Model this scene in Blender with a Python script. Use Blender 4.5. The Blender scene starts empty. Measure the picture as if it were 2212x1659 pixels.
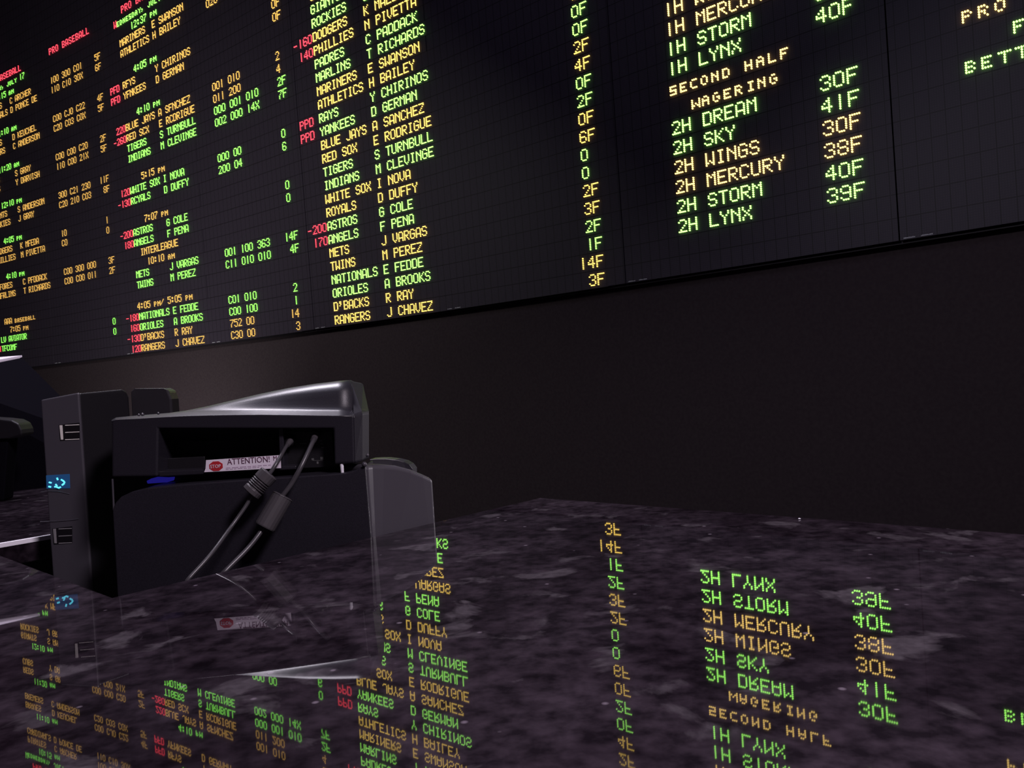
import bpy, bmesh, math, random
from mathutils import Vector, Matrix

random.seed(7)
SC = bpy.context.scene
COL = SC.collection
ZC = 1.05                      # height of the worktop above the floor

# ------------------------------------------------------------------ camera
ROLL, PITCH, EYE = -0.06486, -0.0068, 0.18614
FPX = 1710.33
_f = Vector((0, math.cos(PITCH), math.sin(PITCH)))
_r0 = Vector((1, 0, 0)); _u0 = _r0.cross(_f)
_r = math.cos(ROLL) * _r0 + math.sin(ROLL) * _u0
_u = math.cos(ROLL) * _u0 - math.sin(ROLL) * _r0
cam = bpy.data.cameras.new('camera')
cam.sensor_width = 36.0; cam.lens = 36.0 * FPX / 2212.0
cam.clip_start = 0.02; cam.clip_end = 100
co = bpy.data.objects.new('camera', cam); COL.objects.link(co)
M3 = Matrix((_r, _u, -_f)).transposed()
co.matrix_world = Matrix.Translation((0, 0, ZC + EYE)) @ M3.to_4x4()
SC.camera = co

# ------------------------------------------------------------------ world, lights, exposure
SC.view_settings.view_transform = 'Standard'
SC.view_settings.look = 'None'
SC.view_settings.exposure = 0.0
SC.view_settings.gamma = 1.0
SC.view_settings.use_curve_mapping = False
try:
    SC.cycles.use_denoising = True
    SC.cycles.denoiser = 'OPENIMAGEDENOISE'
    SC.cycles.sample_clamp_indirect = 4.0
    SC.cycles.caustics_reflective = False
    SC.cycles.max_bounces = 6
except Exception:
    pass
w = bpy.data.worlds.new('world'); SC.world = w; w.use_nodes = True
w.node_tree.nodes['Background'].inputs[0].default_value = (0.62, 0.42, 0.66, 1)
w.node_tree.nodes['Background'].inputs[1].default_value = 0.03

def area(name, loc, target, size, power, color):
    l = bpy.data.lights.new(name, 'AREA'); l.shape = 'DISK'; l.size = size
    l.energy = power; l.color = color
    o = bpy.data.objects.new(name, l); COL.objects.link(o); o.location = loc
    d = Vector(target) - Vector(loc)
    o.rotation_euler = d.to_track_quat('-Z', 'Y').to_euler()
    return o
def spot(name, loc, target, power, color, angle, blend=0.5, radius=0.08):
    l = bpy.data.lights.new(name, 'SPOT'); l.energy = power; l.color = color
    l.spot_size = math.radians(angle); l.spot_blend = blend; l.shadow_soft_size = radius
    o = bpy.data.objects.new(name, l); COL.objects.link(o); o.location = loc
    o.rotation_euler = (Vector(target) - Vector(loc)).to_track_quat('-Z', 'Y').to_euler()
    return o
area('counter_downlight', (-0.79, 1.93, ZC + 2.0), (-0.35, 0.98, ZC + 0.1), 0.45, 46, (0.93, 0.87, 1.0))
spot('customer_spotlight', (1.5, -1.0, ZC + 2.2), (0.0, 0.85, ZC), 300, (1.0, 0.86, 0.98), 50, 0.6, 0.25)
spot('edge_glint_fill', (1.97, 2.63, ZC + 0.28), (-0.115, 1.07, ZC + 0.04), 75, (1.0, 0.9, 1.0), 9, 0.5, 0.10)  # unseen light added for a glint on the printer's side panel edge
area('hall_downlight', (-3.3, 3.6, ZC + 2.6), (-4.6, 6.0, ZC - 0.2), 0.5, 60, (1.0, 0.97, 0.95))
area('left_wall_fill', (-3.5, 5.9, ZC - 0.75), (-4.6, 7.7, ZC + 0.25), 0.4, 34, (1.0, 0.97, 0.96))  # unseen fill added behind the counter to brighten the left wall
area('board_wash', (-1.0, 0.8, ZC + 4.2), (-1.5, 6.0, ZC + 1.6), 1.2, 24, (0.72, 0.70, 1.0))
spot('purple_wash', (-5.6, 5.9, ZC + 5.0), (-6.9, 8.6, ZC + 4.3), 130, (0.9, 0.10, 0.5), 50, 1.0, 0.2)

# ------------------------------------------------------------------ helpers
def mat(name, color, rough=0.5, spec=0.5, metal=0.0, emit=None, strength=1.0):
    m = bpy.data.materials.new(name); m.use_nodes = True
    b = m.node_tree.nodes['Principled BSDF']
    b.inputs['Base Color'].default_value = (*color, 1)
    b.inputs['Roughness'].default_value = rough
    b.inputs['Specular IOR Level'].default_value = spec
    b.inputs['Metallic'].default_value = metal
    if emit:
        b.inputs['Emission Color'].default_value = (*emit, 1)
        b.inputs['Emission Strength'].default_value = strength
    return m

def noisy(m, scale, c0, c1, detail=4, bump=0.0, rough=None, lo=0.35, hi=0.65):
    """vary the base colour of a principled material with object-space noise"""
    nt = m.node_tree; b = nt.nodes['Principled BSDF']
    tc = nt.nodes.new('ShaderNodeTexCoord'); n = nt.nodes.new('ShaderNodeTexNoise')
    n.inputs['Scale'].default_value = scale; n.inputs['Detail'].default_value = detail
    nt.links.new(tc.outputs['Object'], n.inputs['Vector'])
    r = nt.nodes.new('ShaderNodeValToRGB')
    r.color_ramp.elements[0].position = lo; r.color_ramp.elements[0].color = (*c0, 1)
    r.color_ramp.elements[1].position = hi; r.color_ramp.elements[1].color = (*c1, 1)
    nt.links.new(n.outputs['Fac'], r.inputs['Fac'])
    nt.links.new(r.outputs['Color'], b.inputs['Base Color'])
    if bump:
        bp = nt.nodes.new('ShaderNodeBump'); bp.inputs['Strength'].default_value = bump
        bp.inputs['Distance'].default_value = 0.001
        nt.links.new(n.outputs['Fac'], bp.inputs['Height'])
        nt.links.new(bp.outputs['Normal'], b.inputs['Normal'])
    return m

def tag(o, label=None, cat=None, group=None, kind=None):
    if label: o['label'] = label
    if cat: o['category'] = cat
    if group: o['group'] = group
    if kind: o['kind'] = kind
    return o

def empty(name, loc, label, cat, group=None):
    o = bpy.data.objects.new(name, None); COL.objects.link(o)
    o.location = loc; o.empty_display_size = 0.1
    return tag(o, label, cat, group)

def link(name, me, mats, parent=None, bevel=0.0, seg=2, smooth=False, angle=30):
    for m in (mats if isinstance(mats, (list, tuple)) else [mats]):
        me.materials.append(m)
    o = bpy.data.objects.new(name, me); COL.objects.link(o)
    if parent is not None:
        # meshes are built in world space; find the world offset of the parent chain
        off = Vector((0, 0, 0)); p = parent
        while p is not None:
            off += p.location; p = p.parent
        me.transform(Matrix.Translation(-off)); o.parent = parent
    if bevel:
        b = o.modifiers.new('bevel', 'BEVEL'); b.width = bevel; b.segments = seg
        b.limit_method = 'ANGLE'; b.angle_limit = math.radians(angle)
    if smooth:
        for p in me.polygons: p.use_smooth = True
    return o

def me_from(bm, name='mesh'):
    bmesh.ops.recalc_face_normals(bm, faces=bm.faces[:])
    me = bpy.data.meshes.new(name); bm.to_mesh(me); bm.free(); return me

def pydata(verts, faces, name='mesh'):
    me = bpy.data.meshes.new(name); me.from_pydata([tuple(v) for v in verts], [], faces); me.update(); return me

def hull(bm, pts):
    vs = [bm.verts.new(p) for p in pts]
    r = bmesh.ops.convex_hull(bm, input=vs)
    junk = [g for g in r['geom_interior'] if isinstance(g, bmesh.types.BMVert)]
    if junk: bmesh.ops.delete(bm, geom=junk, context='VERTS')
    bmesh.ops.dissolve_limit(bm, angle_limit=0.02, verts=bm.verts[:], edges=bm.edges[:])
    return bm

def box(bm, lo, hi):
    (x0, y0, z0), (x1, y1, z1) = lo, hi
    v = [bm.verts.new((x, y, z)) for z in (z0, z1) for y in (y0, y1) for x in (x0, x1)]
    for f in ((0, 2, 3, 1), (4, 5, 7, 6), (0, 1, 5, 4), (2, 6, 7, 3), (0, 4, 6, 2), (1, 3, 7, 5)):
        bm.faces.new([v[i] for i in f])

def prism(bm, poly, d):
    """closed prism: polygon (list of points) pushed along vector d"""
    a = [bm.verts.new(p) for p in poly]; b = [bm.verts.new(Vector(p) + Vector(d)) for p in poly]
    n = len(a)
    f1 = bm.faces.new(a); f2 = bm.faces.new(list(reversed(b)))
    f1.normal_update(); f2.normal_update()
    for i in range(n):
        bm.faces.new([a[(i + 1) % n], a[i], b[i], b[(i + 1) % n]])
    bmesh.ops.triangulate(bm, faces=[f for f in (f1, f2) if len(f.verts) > 4 ])

def tube(bm, pts, rad, n=8, cap=True):
    pts = [Vector(p) for p in pts]; rads = rad if isinstance(rad, (list, tuple)) else [rad] * len(pts)
    rings = []
    ref = Vector((0, 1, 0.2)).normalized()
    for i, p in enumerate(pts):
        t = (pts[min(i + 1, len(pts) - 1)] - pts[max(i - 1, 0)]).normalized()
        a = t.cross(ref).normalized(); b = t.cross(a)
        rings.append([bm.verts.new(p + rads[i] * (math.cos(k * 2 * math.pi / n) * a + math.sin(k * 2 * math.pi / n) * b)) for k in range(n)])
    for r0, r1 in zip(rings, rings[1:]):
        for k in range(n):
            bm.faces.new([r0[k], r0[(k + 1) % n], r1[(k + 1) % n], r1[k]])
    if cap:
        bm.faces.new(list(reversed(rings[0]))); bm.faces.new(rings[-1])

def spline(pts, n=8):
    P = [Vector(p) for p in pts]; P = [2 * P[0] - P[1]] + P + [2 * P[-1] - P[-2]]
    out = []
    for i in range(1, len(P) - 2):
        for k in range(n):
            t = k / n
            out.append(0.5 * ((2 * P[i]) + (-P[i - 1] + P[i + 1]) * t + (2 * P[i - 1] - 5 * P[i] + 4 * P[i + 1] - P[i + 2]) * t * t
                              + (-P[i - 1] + 3 * P[i] - 3 * P[i + 1] + P[i + 2]) * t ** 3))
    out.append(P[-2]); return out

def at(x, y, Y):
    """point of the place seen at photo position x, y, at distance Y (metres) in front of the lens"""
    d = _r * ((x - 1106) / FPX) - _u * ((y - 829.5) / FPX) + _f
    return Vector((0, 0, ZC + EYE)) + d * (Y / d.y)

# counter axes: A = inner corner of the notch, U away from the customers, V to the left along the counter
A0 = Vector((-0.399, 0.767, ZC)); U = Vector((0.687, 0.7267, 0)); V = Vector((-0.7267, 0.687, 0))
def uv(u, v, z=0.0): return A0 + U * u + V * v + Vector((0, 0, z))

# ------------------------------------------------------------------ materials
M = {}
M['plastic'] = noisy(mat('charcoal_plastic', (0.022, 0.020, 0.027), 0.40, 0.5), 900, (0.013, 0.0115, 0.017), (0.018, 0.016, 0.023), bump=0.1)
M['plastic2'] = mat('grey_plastic', (0.055, 0.050, 0.062), 0.42, 0.5)
M['black'] = mat('black_plastic', (0.010, 0.009, 0.0115), 0.45, 0.35)
M['matte'] = mat('matte_black', (0.004, 0.0035, 0.006), 0.9, 0.03)
M['cord'] = mat('cord_sheath', (0.05, 0.046, 0.052), 0.35, 0.5)
M['gleam'] = mat('port_gleam', (0.75, 0.72, 0.68), 0.4, 0.5)  # pale diffuse colour holding the gleam of front light on the port
M['faint_gleam'] = mat('port_gleam_faint', (0.22, 0.21, 0.22), 0.4, 0.5)  # greyer version for the lower port
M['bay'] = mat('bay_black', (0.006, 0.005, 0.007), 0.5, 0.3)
M['rubber'] = mat('black_rubber', (0.022, 0.02, 0.024), 0.38, 0.5)
M['grey'] = mat('ferrite_grey', (0.06, 0.054, 0.06), 0.45, 0.45)
M['metal'] = mat('steel', (0.8, 0.78, 0.72), 0.25, 0.5, 1.0)
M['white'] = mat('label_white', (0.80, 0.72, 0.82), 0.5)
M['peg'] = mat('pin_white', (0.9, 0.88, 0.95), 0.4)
M['red'] = mat('label_red', (0.45, 0.02, 0.03), 0.5)
M['ink'] = mat('label_ink', (0.10, 0.03, 0.07), 0.6)
M['faint'] = mat('label_faint_ink', (0.45, 0.33, 0.45), 0.6)
M['mark'] = mat('panel_print', (0.10, 0.10, 0.10), 0.6)
M['tag'] = mat('maker_tag', (0.55, 0.55, 0.58), 0.5)
M['cyan'] = mat('cyan_led', (0.02, 0.1, 0.12), 0.3, emit=(0.12, 0.75, 1.0), strength=1.4)
M['cyanlens'] = mat('cyan_lens', (0.01, 0.03, 0.06), 0.2, emit=(0.02, 0.10, 0.30), strength=0.35)
M['blue'] = mat('blue_emission', (0.01, 0.01, 0.1), 0.35, emit=(0.03, 0.025, 0.5), strength=0.28)
# lamps of the five banks of the board; left banks dimmed to imitate LED fall-off at slanting view
for bank, k in ((1, 0.46), (2, 0.70), (3, 1.0), (4, 1.45), (5, 1.45)):
    M['g%d' % bank] = mat('green_led_bank', (0.1, 0.3, 0.05), 0.4, emit=(0.28, 1.0, 0.11) if bank < 3 else (0.36, 1.0, 0.14), strength=3.6 * k)
    M['y%d' % bank] = mat('yellow_led_bank', (0.3, 0.2, 0.05), 0.4, emit=(1.0, 0.56, 0.12) if bank < 3 else (1.0, 0.66, 0.12 if bank == 3 else 0.17), strength=2.7 * k * (0.75 if bank < 3 else 1))
    M['r%d' % bank] = mat('red_led_bank', (0.3, 0.02, 0.02), 0.4, emit=(1.0, 0.06, 0.09), strength=2.6 * max(k, 0.9))

# dark speckled stone of the worktop
def stone():
    m = mat('dark_stone', (0.02, 0.016, 0.02), 0.06, 0.5); nt = m.node_tree; b = nt.nodes['Principled BSDF']
    tc = nt.nodes.new('ShaderNodeTexCoord')
    def noise(scale, detail, dist=0.0):
        mp = nt.nodes.new('ShaderNodeMapping'); n = nt.nodes.new('ShaderNodeTexNoise')
        n.inputs['Scale'].default_value = scale; n.inputs['Detail'].default_value = detail
        n.inputs['Distortion'].default_value = dist
        nt.links.new(tc.outputs['Object'], mp.inputs['Vector']); nt.links.new(mp.outputs['Vector'], n.inputs['Vector']); return n
    def ramp(src, p0, c0, p1, c1):
        r = nt.nodes.new('ShaderNodeValToRGB'); e = r.color_ramp.elements
        e[0].position, e[0].color, e[1].position, e[1].color = p0, (*c0, 1), p1, (*c1, 1)
        nt.links.new(src, r.inputs['Fac']); return r.outputs['Color']
    def mix(a, c, f, typ='MIX'):
        x = nt.nodes.new('ShaderNodeMix'); x.data_type = 'RGBA'; x.blend_type = typ
        nt.links.new(f, x.inputs[0]) if not isinstance(f, float) else setattr(x.inputs[0], 'default_value', f)
        nt.links.new(a, x.inputs[6]); nt.links.new(c, x.inputs[7]); return x.outputs[2]
    base = ramp(noise(11, 6, 0.3).outputs['Fac'], 0.36, (0.015, 0.0105, 0.0145), 0.66, (0.038, 0.029, 0.037))
    fine = ramp(noise(70, 6).outputs['Fac'], 0.35, (0.35, 0.33, 0.36), 0.70, (1.35, 1.3, 1.35))
    c = mix(base, fine, 1.0, 'MULTIPLY')
    patch = ramp(noise(17, 5, 0.4).outputs['Fac'], 0.60, (0, 0, 0), 0.66, (1, 1, 1))
    light = ramp(noise(120, 3).outputs['Fac'], 0.3, (0.044, 0.036, 0.043), 0.7, (0.08, 0.067, 0.078))
    c = mix(c, light, patch)
    vo = nt.nodes.new('ShaderNodeTexVoronoi'); vo.inputs['Scale'].default_value = 26
    nt.links.new(tc.outputs['Object'], vo.inputs['Vector'])
    fl = ramp(vo.outputs['Distance'], 0.03, (1, 1, 1), 0.07, (0, 0, 0))
    spark = nt.nodes.new('ShaderNodeRGB'); spark.outputs[0].default_value = (0.16, 0.13, 0.16, 1)
    c = mix(c, spark.outputs[0], fl)
    nt.links.new(c, b.inputs['Base Color'])
    rr = nt.nodes.new('ShaderNodeMapRange'); n2 = noise(14, 4, 1.0)
    rr.inputs[3].default_value = 0.0; rr.inputs[4].default_value = 0.03
    nt.links.new(n2.outputs['Fac'], rr.inputs[0]); nt.links.new(rr.outputs[0], b.inputs['Roughness'])
    return m
M['stone'] = stone()

def led_face():
    """black louvred LED module face: seams between modules, rows of unlit lamps (uv in character cells)"""
    m = mat('led_module_face', (0.03, 0.028, 0.034), 0.55, 0.35); nt = m.node_tree; b = nt.nodes['Principled BSDF']
    uvn = nt.nodes.new('ShaderNodeUVMap'); sep = nt.nodes.new('ShaderNodeSeparateXYZ'); nt.links.new(uvn.outputs[0], sep.inputs[0])
    def math_(op, a, c=None):
        n = nt.nodes.new('ShaderNodeMath'); n.operation = op
        for i, x in enumerate((a, c)):
            if x is None: continue
            if isinstance(x, (int, float)): n.inputs[i].default_value = x
            else: nt.links.new(x, n.inputs[i])
        return n.outputs[0]
    fx = math_('FRACT', sep.outputs[0]); fy = math_('FRACT', sep.outputs[1])
    sx = math_('LESS_THAN', math_('ABSOLUTE', math_('SUBTRACT', fx, 0.5)), 0.465)   # 0 on the seams
    sy = math_('LESS_THAN', math_('ABSOLUTE', math_('SUBTRACT', fy, 0.5)), 0.475)
    body = math_('MULTIPLY', sx, sy)
    dx = math_('SUBTRACT', math_('FRACT', math_('MULTIPLY', sep.outputs[0], 6)), 0.5)
    dy = math_('SUBTRACT', math_('FRACT', math_('MULTIPLY', sep.outputs[1], 10)), 0.5)
    dd = math_('ADD', math_('MULTIPLY', dx, dx), math_('MULTIPLY', dy, dy))
    dot = math_('LESS_THAN', dd, 0.11)
    k = math_('MULTIPLY', body, math_('ADD', 0.75, math_('MULTIPLY', dot, 0.55)))
    mx = nt.nodes.new('ShaderNodeMix'); mx.data_type = 'RGBA'
    mx.inputs[6].default_value = (0.016, 0.013, 0.017, 1); mx.inputs[7].default_value = (0.050, 0.040, 0.058, 1)
    nt.links.new(k, mx.inputs[0]); nt.links.new(mx.outputs[2], b.inputs['Base Color'])
    return m
M['led_face'] = led_face()
M['frame'] = mat('board_frame_black', (0.025, 0.021, 0.026), 0.6, 0.3)
M['wall'] = noisy(mat('dark_wall_paint', (0.05, 0.04, 0.042), 0.8, 0.2), 60, (0.040, 0.028, 0.033), (0.049, 0.036, 0.040), bump=0.2)
M['floor'] = noisy(mat('dark_carpet', (0.02, 0.014, 0.018), 0.95, 0.1), 40, (0.015, 0.010, 0.014), (0.03, 0.02, 0.024))
M['ceil'] = mat('black_ceiling', (0.01, 0.01, 0.012), 0.9, 0.1)
M['wood'] = noisy(mat('cabinet_black_laminate', (0.02, 0.017, 0.018), 0.4, 0.4), 30, (0.016, 0.013, 0.015), (0.024, 0.02, 0.022))

# ------------------------------------------------------------------ curved plan of the board
S = 0.105                       # one character row of the board, metres
Z0 = 6.68946                    # baseline of the lowest row above the worktop, in rows
QX, QY, QA, QB, QC = 5.21157, 44.11842, -0.725226, -0.00256819, -6.209e-06
STEP = 0.25
_tab = {}
def _build():
    for sgn in (1, -1):
        x, y = QX, QY; s = 0.0; _tab[0] = (x, y)
        for i in range(1, 600):
            sm = s + sgn * STEP / 2; ph = QA + QB * sm + QC * sm * sm
            x += sgn * STEP * math.cos(ph); y += sgn * STEP * math.sin(ph); s += sgn * STEP
            _tab[sgn * i] = (x, y)
_build()
LS = [-200, -95, -73.5, -55, -45.5, -18, 0, 6, 15, 30, 200]
LV = [.0038, .0038, .0038, .001, .0075, .0165, .0045, .007, .002, .002, .002]
def lean(s):
    for a, b, p, q in zip(LS, LS[1:], LV, LV[1:]):
        if a <= s <= b: return p + (q - p) * (s - a) / (b - a)
    return 0
def board(s, row, out=0.0, follow=True):
    """point of the display face; s along the face and row up it, both in rows; out = metres in front of it"""
    i = math.floor(s / STEP); t = s / STEP - i
    (x0, y0), (x1, y1) = _tab[i], _tab[i + 1]
    ph = QA + QB * s + QC * s * s
    l = (lean(s) * row if follow else 0) + out / S
    return Vector(((x0 + (x1 - x0) * t + math.sin(ph) * l) * S, (y0 + (y1 - y0) * t - math.cos(ph) * l) * S, ZC + (Z0 + row) * S))
def btan(s):
    ph = QA + QB * s + QC * s * s
    return Vector((math.cos(ph), math.sin(ph), 0)), Vector((math.sin(ph), -math.cos(ph), 0))

# ------------------------------------------------------------------ room
def strip(s0, s1, z0, z1, out, n=60):
    vs, fs = [], []
    for i in range(n + 1):
        s = s0 + (s1 - s0) * i / n
        a = board(s, 0, out, False); b = board(s, 0, out - 0.15, False)
        vs += [(a.x, a.y, z0), (a.x, a.y, z1), (b.x, b.y, z1), (b.x, b.y, z0)]
    for i in range(n):
        k = 4 * i
        for j in range(4): fs.append((k + j, k + 4 + j, k + 4 + (j + 1) % 4, k + (j + 1) % 4))
    fs += [(0, 1, 2, 3), (4 * n + 3, 4 * n + 2, 4 * n + 1, 4 * n)]
    return pydata(vs, fs)
CEIL = ZC + 5.3
tag(link('wall_back', strip(-125, 60, 0.0, CEIL, -0.062), M['wall']), kind='structure')
bm = bmesh.new(); box(bm, (-14, -3, -0.1), (7, 13, 0.0)); tag(link('floor', me_from(bm), M['floor']), kind='structure')
bm = bmesh.new(); box(bm, (-14, -3, CEIL), (7, 13, CEIL + 0.1)); tag(link('ceiling', me_from(bm), M['ceil']), kind='structure')

# ------------------------------------------------------------------ odds board
bo = board(-20, 0, 0, False)
BOARD = empty('odds_board', (bo.x, bo.y, ZC + (Z0 - 0.2) * S), 'long curved black LED odds board covered in green, yellow and red team lines', 'display board')
SEAM, PW, TOP = 1.75, 13.93, 43.0
def panel_mesh(s0, s1, r0, r1, nx=14, ny=12):
    vs, fs, uvs = [], [], []
    for j in range(ny + 1):
        for i in range(nx + 1):
            s = s0 + (s1 - s0) * i / nx; r = r0 + (r1 - r0) * j / ny
            vs.append(board(s, r)); uvs.append(((s + 23.53) / 0.5735 + 0.08, r + 0.2))
    W = nx + 1
    for j in range(ny):
        for i in range(nx):
            k = j * W + i; fs.append((k, k + 1, k + W + 1, k + W))
    nf = len(vs)
    ring = [i for i in range(W)] + [j * W + nx for j in range(1, ny + 1)] + [ny * W + i for i in range(nx - 1, -1, -1)] + [j * W for j in range(ny - 1, 0, -1)]
    for i in ring:
        s = s0 + (s1 - s0) * (i % W) / nx; r = r0 + (r1 - r0) * (i // W) / ny
        vs.append(board(s, r, -0.05)); uvs.append(uvs[i])
    n = len(ring)
    for k in range(n):
        fs.append((ring[k], nf + k, nf + (k + 1) % n, ring[(k + 1) % n]))
    fs.append(tuple(nf + k for k in range(n)))
    me = pydata(vs, fs); ul = me.uv_layers.new(name='UVMap')
    for p in me.polygons:
        for li in p.loop_indices: ul.data[li].uv = uvs[me.loops[li].vertex_index]
    return me
for k in range(-7, 3):
    s0 = SEAM + PW * k
    link('display_panel', panel_mesh(s0 + 0.03, s0 + PW - 0.03, -0.16, TOP), M['led_face'], BOARD)
# black rail below the panels, set back
def rail(s0, s1, r0, r1, o0, o1, n=80):
    vs, fs = [], []
    for i in range(n + 1):
        s = s0 + (s1 - s0) * i / n
        vs += [board(s, r0, o0, False), board(s, r1, o0, False), board(s, r1, o1, False), board(s, r0, o1, False)]
    for i in range(n):
        k = 4 * i
        for j in range(4): fs.append((k + j, k + 4 + j, k + 4 + (j + 1) % 4, k + (j + 1) % 4))
    fs += [(0, 1, 2, 3), (4 * n + 3, 4 * n + 2, 4 * n + 1, 4 * n)]
    return pydata(vs, fs)
link('bottom_rail', rail(SEAM - 7 * PW, SEAM + 3 * PW, -0.30, -0.165, -0.022, -0.058), M['frame'], BOARD)

# --- dot matrix letters
F7 = {
'A': '01110 10001 10001 10001 11111 10001 10001', 'B': '11110 10001 10001 11110 10001 10001 11110', 'C': '01110 10001 10000 10000 10000 10001 01110',
'D': '11110 10001 10001 10001 10001 10001 11110', 'E': '11111 10000 10000 11110 10000 10000 11111', 'F': '11111 10000 10000 11110 10000 10000 10000',
'G': '01110 10001 10000 10111 10001 10001 01110', 'H': '10001 10001 10001 11111 10001 10001 10001', 'I': '01110 00100 00100 00100 00100 00100 01110',
'J': '00001 00001 00001 00001 00001 10001 01110', 'K': '10001 10010 10100 11000 10100 10010 10001', 'L': '10000 10000 10000 10000 10000 10000 11111',
'M': '10001 11011 10101 10001 10001 10001 10001', 'N': '10001 11001 10101 10011 10001 10001 10001', 'O': '01110 10001 10001 10001 10001 10001 01110',
'P': '11110 10001 10001 11110 10000 10000 10000', 'Q': '01110 10001 10001 10001 10101 10010 01101', 'R': '11110 10001 10001 11110 10100 10010 10001',
'S': '01110 10001 10000 01110 00001 10001 01110', 'T': '11111 00100 00100 00100 00100 00100 00100', 'U': '10001 10001 10001 10001 10001 10001 01110',
'V': '10001 10001 10001 10001 10001 01010 00100', 'W': '10001 10001 10001 10001 10101 11011 10001', 'X': '10001 10001 01010 00100 01010 10001 10001',
'Y': '10001 10001 01010 00100 00100 00100 00100', 'Z': '11111 00001 00010 00100 01000 10000 11111',
'0': '01110 10001 10001 10001 10001 10001 01110', '1': '00100 00100 00100 00100 00100 00100 00100', '2': '01110 10001 00001 00010 00100 01000 11111',
'3': '01110 10001 00001 00110 00001 10001 01110', '4': '00010 00110 01010 10010 11111 00010 00010', '5': '11111 10000 11110 00001 00001 10001 01110',
'6': '01110 10001 10000 11110 10001 10001 01110', '7': '11111 00001 00010 00100 01000 01000 01000', '8': '01110 10001 10001 01110 10001 10001 01110',
'9': '01110 10001 10001 01111 00001 10001 01110', '-': '00000 00000 00000 11110 00000 00000 00000', ':': '00000 01100 01100 00000 01100 01100 00000',
"'": '01100 01100 00100 01000 00000 00000 00000', '/': '00000 00001 00010 00100 01000 10000 00000', '!': '00100 00100 00100 00100 00100 00000 00100',
}
F5 = {
'a': '0110 1001 1111 1001 1001', 'b': '1110 1001 1110 1001 1110', 'c': '0111 1000 1000 1000 0111', 'd': '1110 1001 1001 1001 1110',
'e': '1111 1000 1110 1000 1111', 'f': '1111 1000 1110 1000 1000', 'g': '0110 1000 1011 1001 0110', 'h': '1001 1001 1111 1001 1001',
'i': '0111 0010 0010 0010 0111', 'j': '0001 0001 0001 1001 0110', 'l': '1000 1000 1000 1000 1111', 'm': '10001 11011 10101 10001 10001',
'n': '1001 1101 1011 1001 1001', 'o': '0110 1001 1001 1001 0110', 'p': '1110 1001 1110 1000 1000', 'r': '1110 1001 1110 1010 1001',
's': '1111 1000 1111 0001 1111', 't': '11111 00100 00100 00100 00100', 'u': '1001 1001 1001 1001 0110', 'w': '10001 10001 10101 11011 10001',
'y': '10001 01010 00100 00100 00100', ',': '000 000 110 010 100',
}
DOT = 0.0972
def glyph(ch):
    """lit lamps of a character as (column, height) pairs"""
    g = F7.get(ch) or F5.get(ch)
    if not g: return []
    rows = g.split(); h = len(rows)
    return [(c, h - 1 - r) for r, line in enumerate(rows) for c, b in enumerate(line) if b == '1']
CI = {'g': 0, 'y': 1, 'r': 2}
HEX = [(math.cos(k * math.pi / 3), math.sin(k * math.pi / 3)) for k in range(6)]
def text_row(row, runs, bank):
    """one line of the board: runs = (start, colour, text, cell pitch)"""
    vs, fs, mi = [], [], []
    used = []
    for s0, col, txt, pitch in runs:
        dp = pitch / 5.9
        if dp > 0.1: dp = 0.0985
        if col not in used: used.append(col)
        for i, ch in enumerate(txt):
            for c, h in glyph(ch):
                s = s0 + i * pitch + c * dp; r = row + h * DOT
                p = board(s, r, 0.0006); t, n = btan(s); k = len(vs)
                for rad, o in (((0.0040, 0.0), (0.0036, 0.0075)) if bank > 3 else ((0.0037, 0.0), (0.0033, 0.0070))):
                    for a, b in HEX:
                        vs.append(p + t * (rad * a) + Vector((0, 0, rad * b)) + n * o)
                fs.append(tuple(k + 6 + j for j in range(6))); mi.append(col)
                for j in range(6):
                    fs.append((k + j, k + (j + 1) % 6, k + 6 + (j + 1) % 6, k + 6 + j)); mi.append(col)
    if not vs: return
    # the dark module strip that carries the lamps
    sa = min(r[0] for r in runs) - 0.12; sb = max(r[0] + len(r[2]) * r[3] for r in runs) + 0.05
    n = max(2, int((sb - sa) / 1.2)); k0 = len(vs); uvs = {}
    for i in range(n + 1):
        x = sa + (sb - sa) * i / n
        for rr, oo in ((-0.185, -0.02), (-0.185, 0.0005), (0.785, 0.0005), (0.785, -0.02)):
            uvs[len(vs)] = ((x + 23.53) / 0.5735 + 0.08, row + rr + 0.2); vs.append(board(x, row + rr, oo))
    for i in range(n):
        k = k0 + 4 * i
        for j in range(4): fs.append((k + j, k + 4 + j, k + 4 + (j + 1) % 4, k + (j + 1) % 4)); mi.append('face')
    fs += [(k0, k0 + 1, k0 + 2, k0 + 3), (k0 + 4 * n + 3, k0 + 4 * n + 2, k0 + 4 * n + 1, k0 + 4 * n)]; mi += ['face', 'face']
    me = pydata(vs, fs); ul = me.uv_layers.new(name='UVMap')
    for p in me.polygons:
        for li in p.loop_indices: ul.data[li].uv = uvs.get(me.loops[li].vertex_index, (0.5, 0.5))
    o = link('text_row', me, [M['%s%d' % (c, bank)] for c in used] + [M['led_face']], BOARD)
    used2 = used + ['face']
    for p, c in zip(me.polygons, mi): p.material_index = used2.index(c)
    names = {'g': 'green', 'y': 'yellow', 'r': 'red'}
    o['label'] = 'lit line of ' + ' and '.join(names[c] for c in used) + ' dot matrix letters'
P = 0.5735
ROWS = {}
def put(block, row, runs):
    ROWS.setdefault((block, row), []).extend(runs)
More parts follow.
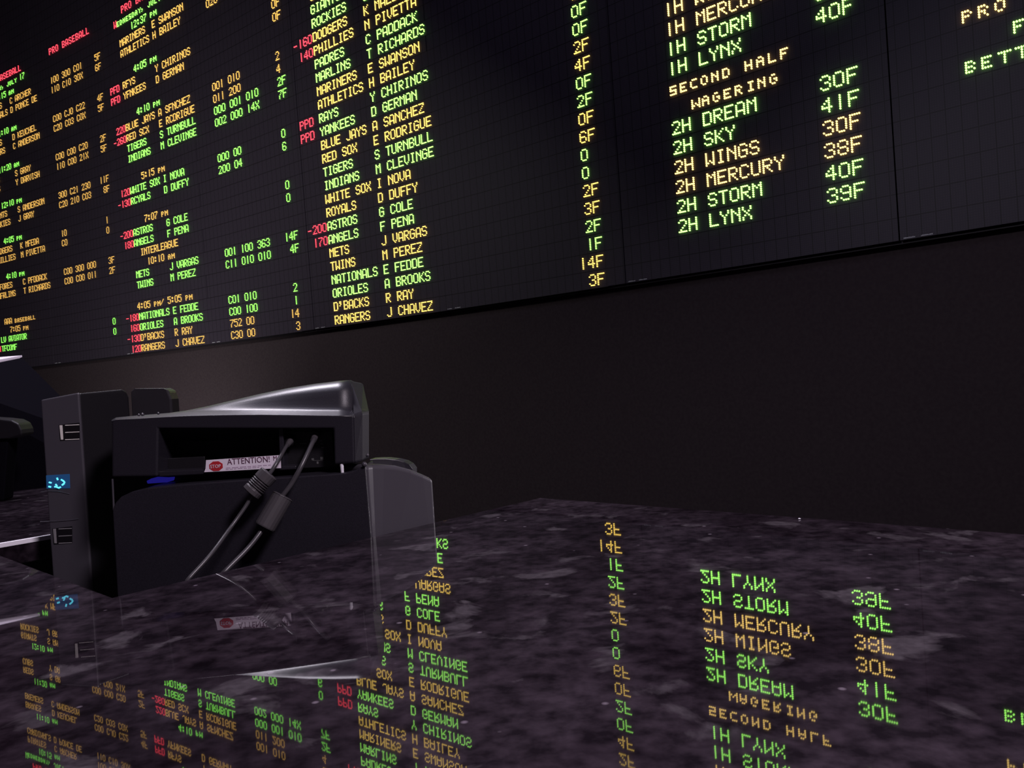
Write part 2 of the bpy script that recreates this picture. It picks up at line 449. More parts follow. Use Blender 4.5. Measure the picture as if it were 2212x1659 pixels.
ANCH = {1: dict(odds=-81.14, name=-78.85, ini=-73.11, last=-71.97, line=-64.52, tot=-56.5, time=-76.65, date=-79.6, head=-78.1, head2=-64.39),
        2: dict(odds=-53.45, name=-51.16, ini=-45.45, last=-44.30, line=-36.95, tot=-28.76, time=-49.06, date=-52.0, head=-50.5, head2=-36.8),
        3: dict(odds=-25.85, name=-23.53, ini=-17.80, last=-16.65, line=-9.35, tot=-1.18, time=-21.4)}
def game(block, row, col, name='', ini='', last='', odds='', line='', tot='', tcol=None, lcol=None):
    a = ANCH[block]; runs = []
    if odds: runs.append((a['odds'], 'r', odds, P))
    if name: runs.append((a['name'], col, name, P))
    if ini: runs.append((a['ini'], col, ini, P))
    if last: runs.append((a['last'], col, last, P))
    if line: runs.append((a['line'], lcol or tcol or col, line, P))
    if tot: runs.append((a['tot'], tcol or col, tot, P))
    put(block, row, runs)
def head(block, row, col, txt, key='time', d=0.0, pitch=P):
    put(block, row, [(ANCH[block][key] + d, col, txt, pitch)])
# block 1
head(1, 32, 'r', 'PRO BASEBALL', 'head', 0, 0.66); head(1, 32, 'r', 'PRO BASEBALL', 'head2', 0, 0.66)
head(1, 31, 'g', 'Wednesday, july 17', 'date', 0, 0.555)
head(1, 30, 'g', '10:15 am')
game(1, 29, 'y', 'PIRATES', 'C', 'ARCHER', line='100 300 C01', tot=' 5F')
game(1, 28, 'y', 'CARDINALS', 'D', 'PONCE DE', line='110 C10 30X', tot=' 6F')
head(1, 26, 'g', '11:10 am')
game(1, 25, 'y', 'BRAVES', 'D', 'KEUCHEL', line='C00 CJ0 C22', tot=' 4F')
game(1, 24, 'y', 'BREWERS', 'C', 'ANDERSON', line='C20 C03 C0X', tot=' 5F')
head(1, 22, 'g', '11:20 am')
game(1, 21, 'y', 'REDS', 'S', 'GRAY', line='C00 C00 C20', tot=' 2F')
game(1, 20, 'y', 'CUBS', 'Y', 'DARVISH', line='110 C00 21X', tot=' 5F')
head(1, 18, 'g', '12:10 pm')
game(1, 17, 'y', 'GIANTS', 'S', 'ANDERSON', line='300 C21 230', tot='11F')
game(1, 16, 'y', 'ROCKIES', 'J', 'GRAY', line='C20 210 C03', tot=' 8F')
head(1, 14, 'g', '4:05 pm')
game(1, 13, 'y', 'DODGERS', 'K', 'MFEDA', line='10', tot=' 1')
game(1, 12, 'y', 'PHILLIES', 'N', 'PIVETTA', line='C0', tot=' 0')
head(1, 10, 'g', '4:10 pm')
game(1, 9, 'y', 'PFORES', 'C', 'PFDDACK', line='C00 300 000', tot=' 3F')
game(1, 8, 'y', 'MFRLINS', 'T', 'RICHARDS', line='C00 C00 011', tot=' 2F')
head(1, 5, 'y', 'AAA baseball', 'time', -1.15)
head(1, 4, 'y', '7:05 pm')
game(1, 3, 'g', 'LV AVIATOR', tot=' 0'); game(1, 2, 'g', 'TFCOMF', odds='  -1', tot=' 0')
# block 2
head(2, 32, 'r', 'PRO BASEBALL', 'head', 0, 0.66)
put(2, 31, [(ANCH[2]['date'], 'r', 'W', 0.555), (ANCH[2]['date'] + 0.555, 'g', 'ednesday, july 17', 0.555)])
head(2, 30, 'g', '12:37 pm')
game(2, 29, 'y', 'MARINERS', 'E', 'SWANSON'); game(2, 28, 'y', 'ATHLETICS', 'H', 'BAILEY', line='020')
head(2, 26, 'g', '4:05 pm')
game(2, 25, 'y', 'RFYS', 'Y', 'CHIRINOS', odds='PFD', tot=' 0F'); game(2, 24, 'y', 'YFNKEES', 'D', 'GERMAN', odds='PFD', tot=' 0F')
head(2, 22, 'g', '4:10 pm')
game(2, 21, 'y', 'BLUE JAYS', 'A', 'SFNCHEZ', odds=' 220', line='001 010', tot=' 2')
game(2, 20, 'y', 'RED SCX', 'E', 'RCDRIGUE', odds='-260', line='011 200', tot=' 4')
game(2, 19, 'g', 'TIGERS', 'S', 'TURNBULL', line='000 001 010', tot=' 2F'); game(2, 18, 'g', 'INDIANS', 'M', 'CLEVINGE', line='002 000 14X', tot=' 7F')
head(2, 16, 'y', '5:15 pm')
game(2, 15, 'g', 'WHITE SOX', 'I', 'NOVA', odds=' 120', line='000 00', tot=' 0'); game(2, 14, 'g', 'RCYALS', 'D', 'DUFFY', odds='-130', line='200 04', tot=' 6')
head(2, 12, 'y', '7:07 pm')
game(2, 11, 'g', 'ASTROS', 'G', 'COLE', odds='-200', tot=' 0'); game(2, 10, 'g', 'ANGELS', 'F', 'PENA', odds=' 180', tot=' 0')
head(2, 9, 'y', 'INTERLEAGUE', 'time', -1.05); head(2, 8, 'y', '10:10 am')
game(2, 7, 'g', 'METS', 'J', 'VARGAS', line='001 100 363', tot='14F'); game(2, 6, 'g', 'TWINS', 'M', 'PEREZ', line='C11 010 010', tot=' 4F')
head(2, 4, 'y', '4:05 pm/ 5:05 pm', 'time', -2.3)
game(2, 3, 'g', 'NATIONALS', 'E', 'FEDDE', odds='-180', line='C01 010', tot=' 2'); game(2, 2, 'g', 'ORIOLES', 'A', 'BROOKS', odds=' 160', line='C00 100', tot=' 1')
game(2, 1, 'y', "D'BACKS", 'R', 'RAY', odds='-130', line='752 00', tot='14'); game(2, 0, 'y', 'RANGERS', 'J', 'CHAVEZ', odds=' 120', line='C30 00', tot=' 3')
# block 3
game(3, 24, 'y', 'CUBS'); game(3, 23, 'g', 'GIANTS'); game(3, 22, 'g', 'ROCKIES', 'J', 'GRAY')
for r, c, nm, i, l, od, t, tc in [
    (21, 'y', 'DODGERS', 'K', 'MAEDA', '-160', '', 'y'), (20, 'y', 'PHILLIES', 'N', 'PIVETTA', ' 140', '', 'y'),
    (19, 'g', 'PADRES', 'C', 'PADDACK', '', '', 'y'), (18, 'g', 'MARLINS', 'T', 'RICHARDS', '', '', 'y'),
    (17, 'y', 'MARINERS', 'E', 'SWANSON', '', '', 'y'), (16, 'y', 'ATHLETICS', 'H', 'BAILEY', '', ' 0F', 'y'),
    (15, 'g', 'RAYS', 'Y', 'CHIRINOS', 'PPD', ' 0F', 'g'), (14, 'g', 'YANKEES', 'D', 'GERMAN', 'PPD', ' 0F', 'g'),
    (13, 'y', 'BLUE JAYS', 'A', 'SANCHEZ', '', ' 2F', 'y'), (12, 'y', 'RED SOX', 'E', 'RODRIGUE', '', ' 4F', 'y'),
    (11, 'g', 'TIGERS', 'S', 'TURNBULL', '', ' 0F', 'g'), (10, 'g', 'INDIANS', 'M', 'CLEVINGE', '', ' 2F', 'g'),
    (9, 'y', 'WHITE SOX', 'I', 'NOVA', '', ' 0F', 'y'), (8, 'y', 'ROYALS', 'D', 'DUFFY', '', ' 6F', 'y'),
    (7, 'g', 'ASTROS', 'G', 'COLE', '-200', ' 0', 'g'), (6, 'g', 'ANGELS', 'F', 'PENA', ' 170', ' 0', 'g'),
    (5, 'y', 'METS', 'J', 'VARGAS', '', ' 2F', 'y'), (4, 'y', 'TWINS', 'M', 'PEREZ', '', ' 3F', 'y'),
    (3, 'g', 'NATIONALS', 'E', 'FEDDE', '', ' 2F', 'g'), (2, 'g', 'ORIOLES', 'A', 'BROOKS', '', ' 1F', 'g'),
    (1, 'y', "D'BACKS", 'R', 'RAY', '', '14F', 'y'), (0, 'y', 'RANGERS', 'J', 'CHAVEZ', '', ' 3F', 'y')]:
    game(3, r, c, nm, i, l, od, tot=t, tcol=tc)
# block 4
P4 = 0.584
for r, c, nm, t in [(13, 'y', '1H WINGS', ''), (12, 'y', '1H MERCURY', ''), (11, 'g', '1H STORM', '38F'), (10, 'g', '1H LYNX', '40F'),
                    (7, 'g', '2H DREAM', '30F'), (6, 'g', '2H SKY', '41F'), (5, 'y', '2H WINGS', '30F'), (4, 'y', '2H MERCURY', '38F'),
                    (3, 'g', '2H STORM', '40F'), (2, 'g', '2H LYNX', '39F')]:
    put(4, r, [(5.23, c, nm, P4)] + ([(12.82, c, t, P4)] if t else []))
put(4, 9, [(5.25, 'y', 'second half', P4)]); put(4, 8, [(6.42, 'y', 'wagering', P4)])
# block 5
put(5, 8, [(18.55, 'y', 'pro', 0.57)]); put(5, 7, [(20.26, 'g', 'f', 0.57)]); put(5, 6, [(18.56, 'g', 'bett', 0.57)])
for (b, r), runs in ROWS.items(): text_row(r, runs, b)
# illegible pale maker tags along the bottom edge, at the left end of every cabinet
for k in range(-5, 2):
    s0 = SEAM + PW * k
    for a, b, dr in ((0.17, 0.58, -0.02), (0.85, 1.3, -0.02)):
        bm = bmesh.new(); x = s0 + a
        while x < s0 + b:
            wd = random.uniform(0.03, 0.06); h = random.uniform(0.035, 0.055)
            q = [board(x, dr - 0.10, 0.001), board(x + wd, dr - 0.10, 0.001), board(x + wd, dr - 0.10 + h, 0.001), board(x, dr - 0.10 + h, 0.001)]
            prism(bm, q, btan(x)[1] * 0.001); x += wd + 0.012
        link('maker_tag', me_from(bm), M['tag'], BOARD)

# ------------------------------------------------------------------ counter
CTR = empty('betting_counter', tuple(uv(-0.1, 0.2, -ZC)), 'dark speckled stone counter with a notch cut out for the ticket machines', 'counter')
out = [(-0.42, -1.75), (0.625, -1.75), (0.625, 0.0), (0.0, 0.0), (0.0, 0.491), (0.625, 0.491), (0.625, 1.9), (-0.42, 1.9)]
bm = bmesh.new(); prism(bm, [uv(u, v) for u, v in out], (0, 0, -0.035))
link('worktop', me_from(bm), M['stone'], CTR, bevel=0.004, seg=6)
bm = bmesh.new(); prism(bm, [uv(0.0, 0.4892, 0.0006), uv(0.62, 0.4892, 0.0006), uv(0.62, 0.493, 0.0006), uv(0.0, 0.493, 0.0006)], (0, 0, -0.007))  # pale strip put in for the gleam along the worktop edge
tr = link('edge_strip', me_from(bm), M['peg'], CTR, bevel=0.0008); tr['label'] = 'pale strip standing in for the highlight on the notch edge'
def uvbox(bm, u0, u1, v0, v1, z0, z1):
    prism(bm, [uv(u0, v0, z0), uv(u1, v0, z0), uv(u1, v1, z0), uv(u0, v1, z0)], (0, 0, z1 - z0))
bm = bmesh.new()
uvbox(bm, -0.36, 0.585, -1.72, -0.03, -ZC, -0.035); uvbox(bm, -0.36, -0.03, -0.03, 0.52, -ZC, -0.035); uvbox(bm, -0.36, 0.585, 0.52, 1.87, -ZC, -0.035)
link('cabinet', me_from(bm), M['wood'], CTR)
bm = bmesh.new(); uvbox(bm, -0.03, 0.72, -0.03, 0.52, -0.15, -0.12)
link('machine_shelf', me_from(bm), M['wood'], CTR)
ZS = ZC - 0.12

# ------------------------------------------------------------------ ticket printer (large, in the notch)
YF = 0.998
PR = empty('ticket_printer', (at(500, 1000, YF).x, YF + 0.06, ZS), 'large charcoal ticket printer with wedge lid and open cable bay beside the notch edge', 'printer')
# housing: inverted U front frame
o = [(241, 1031), (240, 914), (246, 907.5), (340, 902), (440, 897.5), (560, 896), (680, 897.5), (764, 898), (766, 1001), (722, 1004), (720, 926), (342, 926), (340, 1030)]
bm = bmesh.new(); prism(bm, [at(x, y, YF) for x, y in o], (0, 0.05, 0))
link('housing', me_from(bm), M['plastic'], PR, bevel=0.003, seg=3)
# lid: ledge at the front, steep wedge, rounded crest, falling back
ridge = [(241, 910), (250, 907), (300, 904.5), (350, 901.5), (400, 899), (450, 897.5), (500, 896.5), (560, 896), (620, 896.5), (680, 897.5), (730, 898), (764, 898)]
crest = [(241, 907), (250, 902), (300, 898), (350, 894), (400, 887), (450, 877), (500, 865), (560, 851), (620, 838.5), (680, 829), (730, 823), (757, 820.5)]
prof = [(-0.001, -1), (0.0005, 0), (0.0125, 0), (0.016, 0.02), (0.018, 0.06), (0.0205, 0.16), (0.0225, 0.26), (0.026, 0.45), (0.0295, 0.65), (0.032, 0.75), (0.036, 0.84), (0.041, 0.91), (0.047, 0.96), (0.055, 0.993), (0.062, 1.0), (0.078, 0.96), (0.10, 0.8), (0.125, 0.5)]
vs, fs = [], []
n = len(prof)
for (x0, y0), (x1, y1) in zip(ridge, crest):
    a = at(x0, y0, YF); b = at(x1, y1, YF + 0.060)
    led = min(0.005, b.z - a.z)
    for dy, fz in prof:
        vs.append((a.x + (b.x - a.x) * min(1, max(0, dy) / 0.060), YF + dy, a.z + led * min(1, max(0, dy) / 0.0125) + (b.z - a.z - led) * max(0, fz)))
    vs.append((b.x, YF + 0.125, a.z - 0.07)); vs.append((a.x, YF + 0.02, a.z - 0.018))
m_ = n + 2
for i in range(len(ridge) - 1):
    for j in range(m_):
        a, b = i * m_ + j, i * m_ + (j + 1) % m_
        fs.append((a, b, b + m_, a + m_))
fs += [tuple(range(m_)), tuple((len(ridge) - 1) * m_ + j for j in reversed(range(m_)))]
bm = bmesh.new(); me = pydata(vs, fs); bm.from_mesh(me)
me = me_from(bm); link('lid', me, M['plastic'], PR, smooth=True)
# rounded right cheek, turning away from the front
bm = bmesh.new()
hull(bm, [at(764, 898, YF + 0.001), at(766, 1001, YF + 0.001), at(783, 997, YF + 0.012), at(797, 990, YF + 0.04), at(797, 890, YF + 0.04), at(783, 892, YF + 0.012),
          at(758, 822, YF + 0.066), at(783, 827, YF + 0.085), at(797, 990, YF + 0.1), at(797, 890, YF + 0.1), at(766, 1001, YF + 0.1), at(764, 893, YF + 0.1), at(764, 830, YF + 0.1)])
link('side_cheek', me_from(bm), M['plastic'], PR, bevel=0.003, seg=3)
# dark bay behind the opening
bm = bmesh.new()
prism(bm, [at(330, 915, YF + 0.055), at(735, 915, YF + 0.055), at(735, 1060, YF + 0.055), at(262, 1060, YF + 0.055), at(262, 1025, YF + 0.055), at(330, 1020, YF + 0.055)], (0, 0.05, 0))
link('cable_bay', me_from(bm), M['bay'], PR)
bm = bmesh.new(); prism(bm, [at(602, 924, YF + 0.012), at(611, 924, YF + 0.012), at(614, 1008, YF + 0.012), at(605, 1008, YF + 0.012)], (0, 0.043, 0))
link('divider', me_from(bm), M['plastic'], PR, bevel=0.0006)
bm = bmesh.new(); prism(bm, [at(340, 1018, YF + 0.008), at(640, 1006, YF + 0.008), at(640, 1014, YF + 0.008), at(340, 1030, YF + 0.008)], (0, 0.045, 0))
link('paper_ledge', me_from(bm), M['plastic'], PR, bevel=0.0012)
bm = bmesh.new(); prism(bm, [at(362, 990, YF + 0.03), at(442, 986, YF + 0.03), at(442, 1012, YF + 0.03), at(362, 1016, YF + 0.03)], (0, 0.003, 0))
link('paper_guide', me_from(bm), M['black'], PR, bevel=0.0008)
CPN = None
bm = bmesh.new(); prism(bm, [at(616, 926, YF + 0.03), at(716, 926, YF + 0.03), at(722, 1008, YF + 0.03), at(618, 1012, YF + 0.03)], (0, 0.02, 0))
CPN = link('connector_panel', me_from(bm), M['black'], PR)
for px, py in ((625, 955), (680, 941)):
    bm = bmesh.new(); tube(bm, [at(px + 4, py - 8, YF + 0.028), at(px, py, YF + 0.016)], 0.0058, 12)
    s_ = link('socket', me_from(bm), M['bay'], CPN); s_.matrix_parent_inverse.identity()
bm = bmesh.new()
for px, py, wx, hy in ((690, 950, 6, 4), (692, 957, 5, 3), (694, 965, 6, 3), (673, 990, 5, 4), (692, 987, 6, 6), (675, 994.5, 22, 0.8), (684, 997, 4, 5), (648, 957, 14, 2)):
    prism(bm, [at(px, py, YF + 0.0295), at(px + wx, py, YF + 0.0295), at(px + wx, py + hy, YF + 0.0295), at(px, py + hy, YF + 0.0295)], (0, 0.0008, 0))
link('port_marking', me_from(bm), M['mark'], CPN)
# base with curved top rim and angled right panel
YB = 0.992
top = [(243, 1102), (248, 1088), (262, 1073), (285, 1062), (320, 1054), (400, 1046), (480, 1040.5), (560, 1035), (650, 1029), (720, 1024), (745, 1022), (765, 1017), (780, 1009), (789, 1004)]
bl = at(243, 1102, YB); br = at(789, 1004, YB); br2 = at(806, 1180, YB)
poly = [at(x, y, YB) for x, y in top]
poly += [Vector((br2.x, YB, ZS)), Vector((bl.x - 0.002, YB, ZS))]
bm = bmesh.new(); prism(bm, poly, (0, 0.055, 0))
link('base', me_from(bm), M['plastic'], PR, bevel=0.0014, seg=2)
arc = [(789, 1004), (805, 1003), (830, 1003), (860, 1006), (890, 1014), (915, 1024), (937, 1034)]
n = len(arc); f_, b_ = [], []
for i, (x, y) in enumerate(arc):
    p = at(x, y, YB + 0.001 + 0.079 * i / (n - 1)); f_.append(p)
dirv = Vector((f_[-1].x - f_[0].x, f_[-1].y - f_[0].y, 0)).normalized(); nb = Vector((-dirv.y, dirv.x, 0))
e0 = at(806, 1180, YB + 0.001); e1 = at(951, 1112, YB + 0.08)
sl = Vector((e1.x - f_[-1].x, e1.y - f_[-1].y, 0)) * (1 / max(1e-6, f_[-1].z - e1.z)) * 1.0
pol = f_ + [Vector((f_[-1].x, f_[-1].y, ZS)), Vector((f_[0].x, f_[0].y, ZS))]
bm = bmesh.new(); prism(bm, pol, nb * 0.06)
link('side_panel', me_from(bm), M['plastic2'], PR, bevel=0.006, seg=6)  # paler than the base: extra light on this face put into colour
# curved paper tray rim behind the angled panel
bm = bmesh.new()
rim = [at(x, y, YB + 0.085 + 0.02 * i / 6) for i, (x, y) in enumerate([(798, 992), (815, 991), (835, 991), (855, 993), (872, 997), (884, 1004), (891, 1013)])]
prism(bm, rim + [at(891, 1060, YB + 0.105), at(800, 1060, YB + 0.085)], (0.004, 0.02, 0))
link('paper_tray', me_from(bm), M['plastic'], PR, bevel=0.0008)
bm = bmesh.new(); tube(bm, [at(738, 1002, YF + 0.004), at(740, 1024, YF + 0.004)], [0.0024, 0.0019], 10)
link('latch_pin', me_from(bm), M['peg'], PR)
bm = bmesh.new(); prism(bm, [at(316, 1039, YF + 0.035), at(326, 1034, YF + 0.035), at(350, 1035, YF + 0.035), at(364, 1034, YF + 0.035), at(362, 1042, YF + 0.035), at(318, 1045, YF + 0.035)], (0, 0.022, 0))  # small glowing blue strip in the gap
link('blue_glow', me_from(bm), M['blue'], PR, bevel=0.001)
bm = bmesh.new(); tube(bm, [at(243, 1035, YB + 0.004), at(246, 1102, YB + 0.004)], 0.0012, 8)
link('edge_strip', me_from(bm), M['plastic2'], PR)
for px, py, rr in ((793, 983, 0.0026), (787, 1003, 0.0034)):
    bm = bmesh.new(); bmesh.ops.create_uvsphere(bm, u_segments=10, v_segments=6, radius=rr, matrix=Matrix.Translation(at(px, py, YF + 0.03 if px > 790 else YB - 0.001)))
    link('hinge_screw', me_from(bm), M['plastic2'], PR, smooth=True)
# warning label
lab = [at(445, 994, YF + 0.0045), at(606, 983, YF + 0.0045), at(607, 1011, YF + 0.0045), at(441, 1020, YF + 0.0045), at(444, 1012, YF + 0.0045)]
bm = bmesh.new(); prism(bm, lab, (0, 0.0006, 0))
LAB = link('warning_label', me_from(bm), M['white'], PR); LAB['label'] = 'white warning sticker with red stop sign'
ex = (at(606, 983, YF) - at(445, 994, YF)).normalized(); ez = Vector((-ex.z, 0, ex.x))
def lettering(txt, org, size, material, name, parent, wide=1.0):
    cu = bpy.data.curves.new('txt', 'FONT'); cu.body = txt; cu.size = size; cu.extrude = 0.00015; cu.resolution_u = 2
    ob = bpy.data.objects.new('txt', cu); COL.objects.link(ob)
    dg = bpy.context.evaluated_depsgraph_get(); dg.update()
    me = bpy.data.meshes.new_from_object(ob.evaluated_get(dg)); me.materials.clear()
    bpy.data.objects.remove(ob)
    mm = Matrix((ex * wide, ez, Vector((0, -1, 0)))).transposed().to_4x4(); mm.translation = org
    me.transform(mm); return link(name, me, material, parent)
lettering('ATTENTION!', at(491, 1004, YF + 0.0043), 0.0108, M['ink'], 'lettering', LAB, 0.86)
lettering('M', at(590, 995, YF + 0.0043), 0.0085, M['ink'], 'lettering', LAB, 0.8)
c0 = at(466.5, 1007, YF + 0.0042)
bm = bmesh.new(); prism(bm, [c0 + ex * (0.0092 * math.cos(math.pi / 8 + k * math.pi / 4)) + ez * (0.0066 * math.sin(math.pi / 8 + k * math.pi / 4)) for k in range(8)], (0, 0.0003, 0))
link('stop_sign', me_from(bm), M['red'], LAB)
lettering('STOP', c0 - ex * 0.0075 - ez * 0.0022 + Vector((0, -0.0003, 0)), 0.0062, M['white'], 'lettering', LAB, 0.92)
bm = bmesh.new()
for r_, (a, b) in enumerate((((488, 1011.5), (585, 1004.8)), ((488, 1014.5), (560, 1009.7)))):
    t = 0.0
    while t < 0.97:
        w_ = random.uniform(0.06, 0.16); p0 = at(a[0] + (b[0] - a[0]) * t, a[1] + (b[1] - a[1]) * t, YF + 0.0042)
        p1 = at(a[0] + (b[0] - a[0]) * min(1, t + w_), a[1] + (b[1] - a[1]) * min(1, t + w_), YF + 0.0042)
        prism(bm, [p0, p1, p1 + ez * 0.0007, p0 + ez * 0.0007], (0, 0.0003, 0)); t += w_ + 0.03
link('fine_print', me_from(bm), M['faint'], LAB)
# crumbs of dust on the lid
bm = bmesh.new()
for px, py, rr in ((300, 896.5, .0019), (308, 895.5, .0024), (342, 893, .0019)):
    bmesh.ops.create_icosphere(bm, subdivisions=1, radius=rr, matrix=Matrix.Translation(at(px, py, YF + 0.02)))
link('lid_stud', me_from(bm), M['plastic2'], PR, smooth=True)

# ------------------------------------------------------------------ cables from the bay
def cable(px, rad, label, fer, ribs):
    root = empty('power_cable', (at(*px[-1]).x, at(*px[-1]).y, ZS), label, 'cable', None)
    pts = spline([at(*p) for p in px], 8)
    e = pts[-1]
    pts += spline([e, Vector((e.x - 0.012, e.y - 0.004, (e.z + ZS) / 2)), Vector((e.x - 0.006, e.y + 0.02, ZS + 0.004)), Vector((e.x + 0.02, e.y + 0.09, ZS + 0.004))], 6)[1:]
    bm = bmesh.new(); tube(bm, pts, rad, 10); link('cord', me_from(bm), M['cord'], root, smooth=True)
    a, b = at(*fer[0]), at(*fer[1]); d = b - a; L = d.length; R = fer[2]
    if ribs:
        ts = [0, .02, .30] + [x for k in range(5) for x in (.34 + k * .085, .37 + k * .085, .385 + k * .085, .41 + k * .085)] + [.80, .97, 1]
        rs = [.75, 1, 1] + [x for k in range(5) for x in (1.0, 1.0, .86, .86)] + [1, 1, .8]
    else:
        ts = [0, .03, .05, .95, .99, 1]; rs = [.8, 1.05, 1, 1, .96, .7]
    bm = bmesh.new(); tube(bm, [a + d * t for t in ts], [R * r for r in rs], 18)
    fo = link('ferrite_core', me_from(bm), M['grey'], root, bevel=0.0003, seg=1, angle=40)
    bm = bmesh.new(); s0 = at(*px[0]); s1 = at(*px[1]); tube(bm, [s0, s0 + (s1 - s0) * 0.6], [0.0042, rad * 1.25], 12)
    link('plug', me_from(bm), M['metal' if False else 'grey'], root)
    return root
cable([(627, 953, YF + 0.016), (616, 968, YF - 0.006), (598, 1000, YF - 0.03), (575, 1034, YF - 0.038), (548, 1066, YF - 0.042), (528, 1098, YF - 0.048), (498, 1140, 0.935), (456, 1197, 0.90), (405, 1253, 0.875)],
      0.0024, 'thin black cable with short ribbed ferrite hanging from the printer bay', ((582, 1022, YF - 0.036), (541, 1066, YF - 0.043), 0.0118), True)
cable([(681, 942, YF + 0.016), (674, 958, YF - 0.006), (652, 1005, YF - 0.028), (630, 1045, YF - 0.034), (610, 1072, YF - 0.038), (588, 1108, YF - 0.042), (566, 1145, YF - 0.05), (535, 1185, 0.93), (482, 1238, 0.905)],
      0.0030, 'thicker black cable with long smooth ferrite, right of the ribbed one', ((612, 1070, YF - 0.036), (571, 1140, YF - 0.048), 0.0128), False)

# ------------------------------------------------------------------ tall receipt machine left of the ticket printer
YR = 1.10
RC = empty('receipt_machine', (at(170, 1000, YR).x, YR + 0.05, ZS), 'tall narrow charcoal machine with cyan light panel left of the ticket printer', 'printer')
def down(p, z=ZS): return Vector((p.x, p.y, z))
bm = bmesh.new(); a, b = at(87, 864, YR), at(170, 848, YR); th = Vector((0, 0.005, 0))
hull(bm, [a, b, a + th, b + th, down(a), down(b), down(a) + th, down(b) + th])
link('front_cover', me_from(bm), M['plastic2'], RC, bevel=0.0026, seg=4)
bm = bmesh.new(); pts = [at(90, 866, YR + 0.006), at(170.5, 850, YR + 0.006), at(252, 842, YR + 0.06), at(264, 841, YR + 0.066), at(273, 846, YR + 0.071), at(278, 858, YR + 0.074)]
low = [down(pts[0]), down(pts[1]), down(pts[-1])]
back = [p + Vector((-0.02, 0.03, 0)) for p in pts[2:] + low[2:]] + [pts[0] + Vector((0.02, 0.05, 0)), low[0] + Vector((0.02, 0.05, 0))]
hull(bm, pts + low + back)
link('body', me_from(bm), M['black'], RC, bevel=0.0026, seg=4)
bm = bmesh.new(); q = [at(282, 846, 1.19), at(290, 839, 1.19), at(352, 838, 1.19), at(364, 843, 1.19), at(371, 862, 1.19)]
prism(bm, q + [down(at(374, 900, 1.19)), down(at(282, 900, 1.19))], (-0.01, 0.05, 0))
link('roll_cover', me_from(bm), M['rubber'], RC, bevel=0.004, seg=3)
# ports: frames with slots, the metal's gleam put into the colour
def port(x0, y0, x1, y1, m, name='usb_port'):
    bm = bmesh.new()
    for yy in (y0, (y0 + y1) / 2, y1): prism(bm, [at(x0 + 12, yy - .9, YR - 0.0012), at(x1, yy - 2.3, YR - 0.0012), at(x1, yy - .6, YR - 0.0012), at(x0 + 12, yy + .9, YR - 0.0012)], (0, 0.002, 0))
    prism(bm, [at(x0, y0, YR - 0.0016), at(x0 + 6, y0 - .5, YR - 0.0016), at(x0 + 8, y1, YR - 0.0016), at(x0 + 3, y1, YR - 0.0016)], (0, 0.0024, 0))
    o = link(name, me_from(bm), m, RC, bevel=0.0004)
    bm = bmesh.new(); prism(bm, [at(x0 - 1, y0 - 1, YR - 0.0006), at(x1 + .5, y0 - 6, YR - 0.0006), at(x1 + 1, y1 - 1, YR - 0.0006), at(x0 + 2, y1 + 2, YR - 0.0006)], (0, 0.002, 0))
    link('port_slot', me_from(bm), M['bay'], o)
port(128, 919, 171, 950, M['gleam']); port(114, 1143, 155, 1174, M['faint_gleam'])
# cyan light panel
bm = bmesh.new(); prism(bm, [at(99, 1027, YR - 0.0008), at(150, 1024, YR - 0.0008), at(151, 1055, YR - 0.0008), at(100, 1056, YR - 0.0008)], (0, 0.003, 0))
LP = link('light_panel', me_from(bm), M['cyanlens'], RC, bevel=0.0006)
bm = bmesh.new()
for seq in ([(123, 1032), (125, 1037)], [(132, 1036), (137, 1039), (140, 1043)], [(139, 1044), (134, 1048)], [(131, 1052), (127, 1054), (122, 1052)], [(120, 1046), (123, 1049), (118, 1052)], [(106, 1042), (111, 1043)], [(105, 1051), (110, 1052)]):
    tube(bm, [at(x, y, YR - 0.0014) for x, y in seq], 0.0012, 6)
link('led_segment', me_from(bm), M['cyan'], LP)
bm = bmesh.new(); prism(bm, [*[at(x_, y_, YR + 0.0055 + (x_ - 170.5) * 0.00066) for x_, y_ in ((175.5, 1052), (185, 1040), (184, 1058), (179, 1074), (174, 1086))]], Vector((0.7, -0.7, 0)) * 0.0015)  # blue light spilled on the side, made as a glowing patch
link('blue_glow', me_from(bm), M['blue'], RC)
# seams
bm = bmesh.new()
tube(bm, [at(87, 1127, YR - 0.0002), at(120, 1126, YR - 0.0002), at(152, 1123.5, YR - 0.0002), at(170, 1121, YR - 0.0002)], 0.0008, 6)
link('cover_seam', me_from(bm), M['plastic2'], RC)
bm = bmesh.new(); tube(bm, [at(88, 1063, YR - 0.0002), at(100, 1061, YR - 0.0002), at(125, 1061.5, YR - 0.0002), at(150, 1067, YR - 0.0002)], 0.0006, 6)
link('cover_seam', me_from(bm), M['plastic2'], RC)
bm = bmesh.new(); tube(bm, [at(172, 1121, YR + 0.002), at(200, 1115, YR + 0.021), at(239, 1105, YR + 0.048)], 0.0007, 6)
link('body_seam', me_from(bm), M['plastic2'], RC)

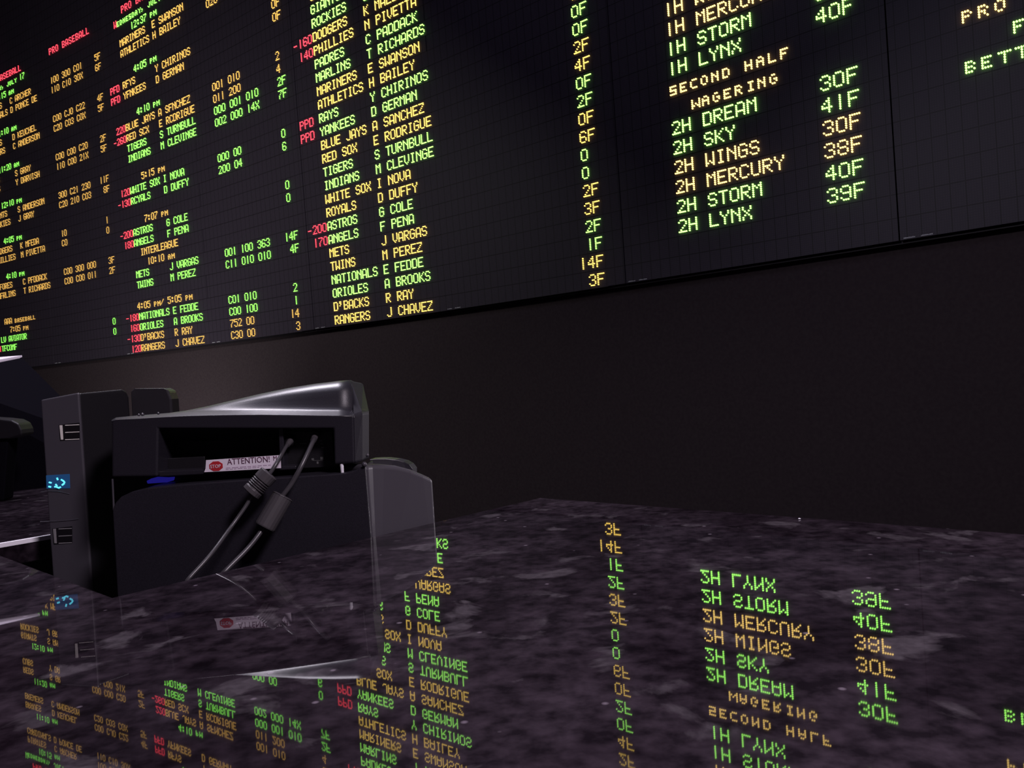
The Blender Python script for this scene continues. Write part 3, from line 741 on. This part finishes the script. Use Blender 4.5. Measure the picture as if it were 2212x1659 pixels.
# ------------------------------------------------------------------ a crumb on the far edge of the worktop
bm = bmesh.new(); cp = uv(0.612, -0.418, 0.0009)
bmesh.ops.create_icosphere(bm, subdivisions=2, radius=0.0012, matrix=Matrix.Translation(cp) @ Matrix.Diagonal((1.3, 0.9, 0.7, 1)))
tag(link('crumb', me_from(bm), M['peg'], smooth=True), 'tiny white crumb on the far edge of the stone counter', 'crumb')

# ------------------------------------------------------------------ far left: hooded monitor and low machine on the counter
YM = 1.95
MO = empty('hooded_monitor', (at(60, 1000, YM).x, YM + 0.02, ZC), 'black hooded monitor with pale lit top on the counter behind the receipt machine', 'monitor')
bm = bmesh.new()
hull(bm, [at(48, 773, YM), at(18, 788, YM - 0.04), at(-160, 815, YM - 0.25), at(-160, 790, YM - 0.2), at(225, 950, YM + 0.02), down(at(235, 1000, YM + 0.02), ZC), down(at(-20, 1000, YM - 0.04), ZC), down(at(-170, 1000, YM - 0.2), ZC), down(at(0, 900, YM + 0.08), ZC)])
link('hood', me_from(bm), M['matte'], MO)
bm = bmesh.new(); hull(bm, [p + Vector((0, 0, dz)) for p in (at(48, 772, YM), at(18, 787, YM - 0.04), at(-160, 812, YM - 0.25), at(-160, 788, YM - 0.2)) for dz in (0.001, 0.005)])  # white plate: the lit look of the hood's top put into colour
link('lit_top', me_from(bm), M['white'], MO)
LM = empty('bar_scanner', (at(-30, 1000, 1.65).x, 1.67, ZC), 'low rounded black machine at the left edge in front of the hooded monitor', 'scanner')
bm = bmesh.new(); q = [(-120, 900), (-40, 902), (0, 904.5), (25, 907.5), (40, 915), (46, 928), (48, 940), (20, 948), (-120, 955)]
prism(bm, [at(x, y, 1.65) for x, y in q], (-0.01, 0.06, 0)); link('head', me_from(bm), M['black'], LM, bevel=0.004, seg=3)
bm = bmesh.new(); prism(bm, [at(-120, 950, 1.66), at(18, 947, 1.66), down(at(2, 1000, 1.66), ZC), down(at(-120, 1000, 1.66), ZC)], (-0.01, 0.05, 0)); link('stand', me_from(bm), M['matte'], LM, bevel=0.003)
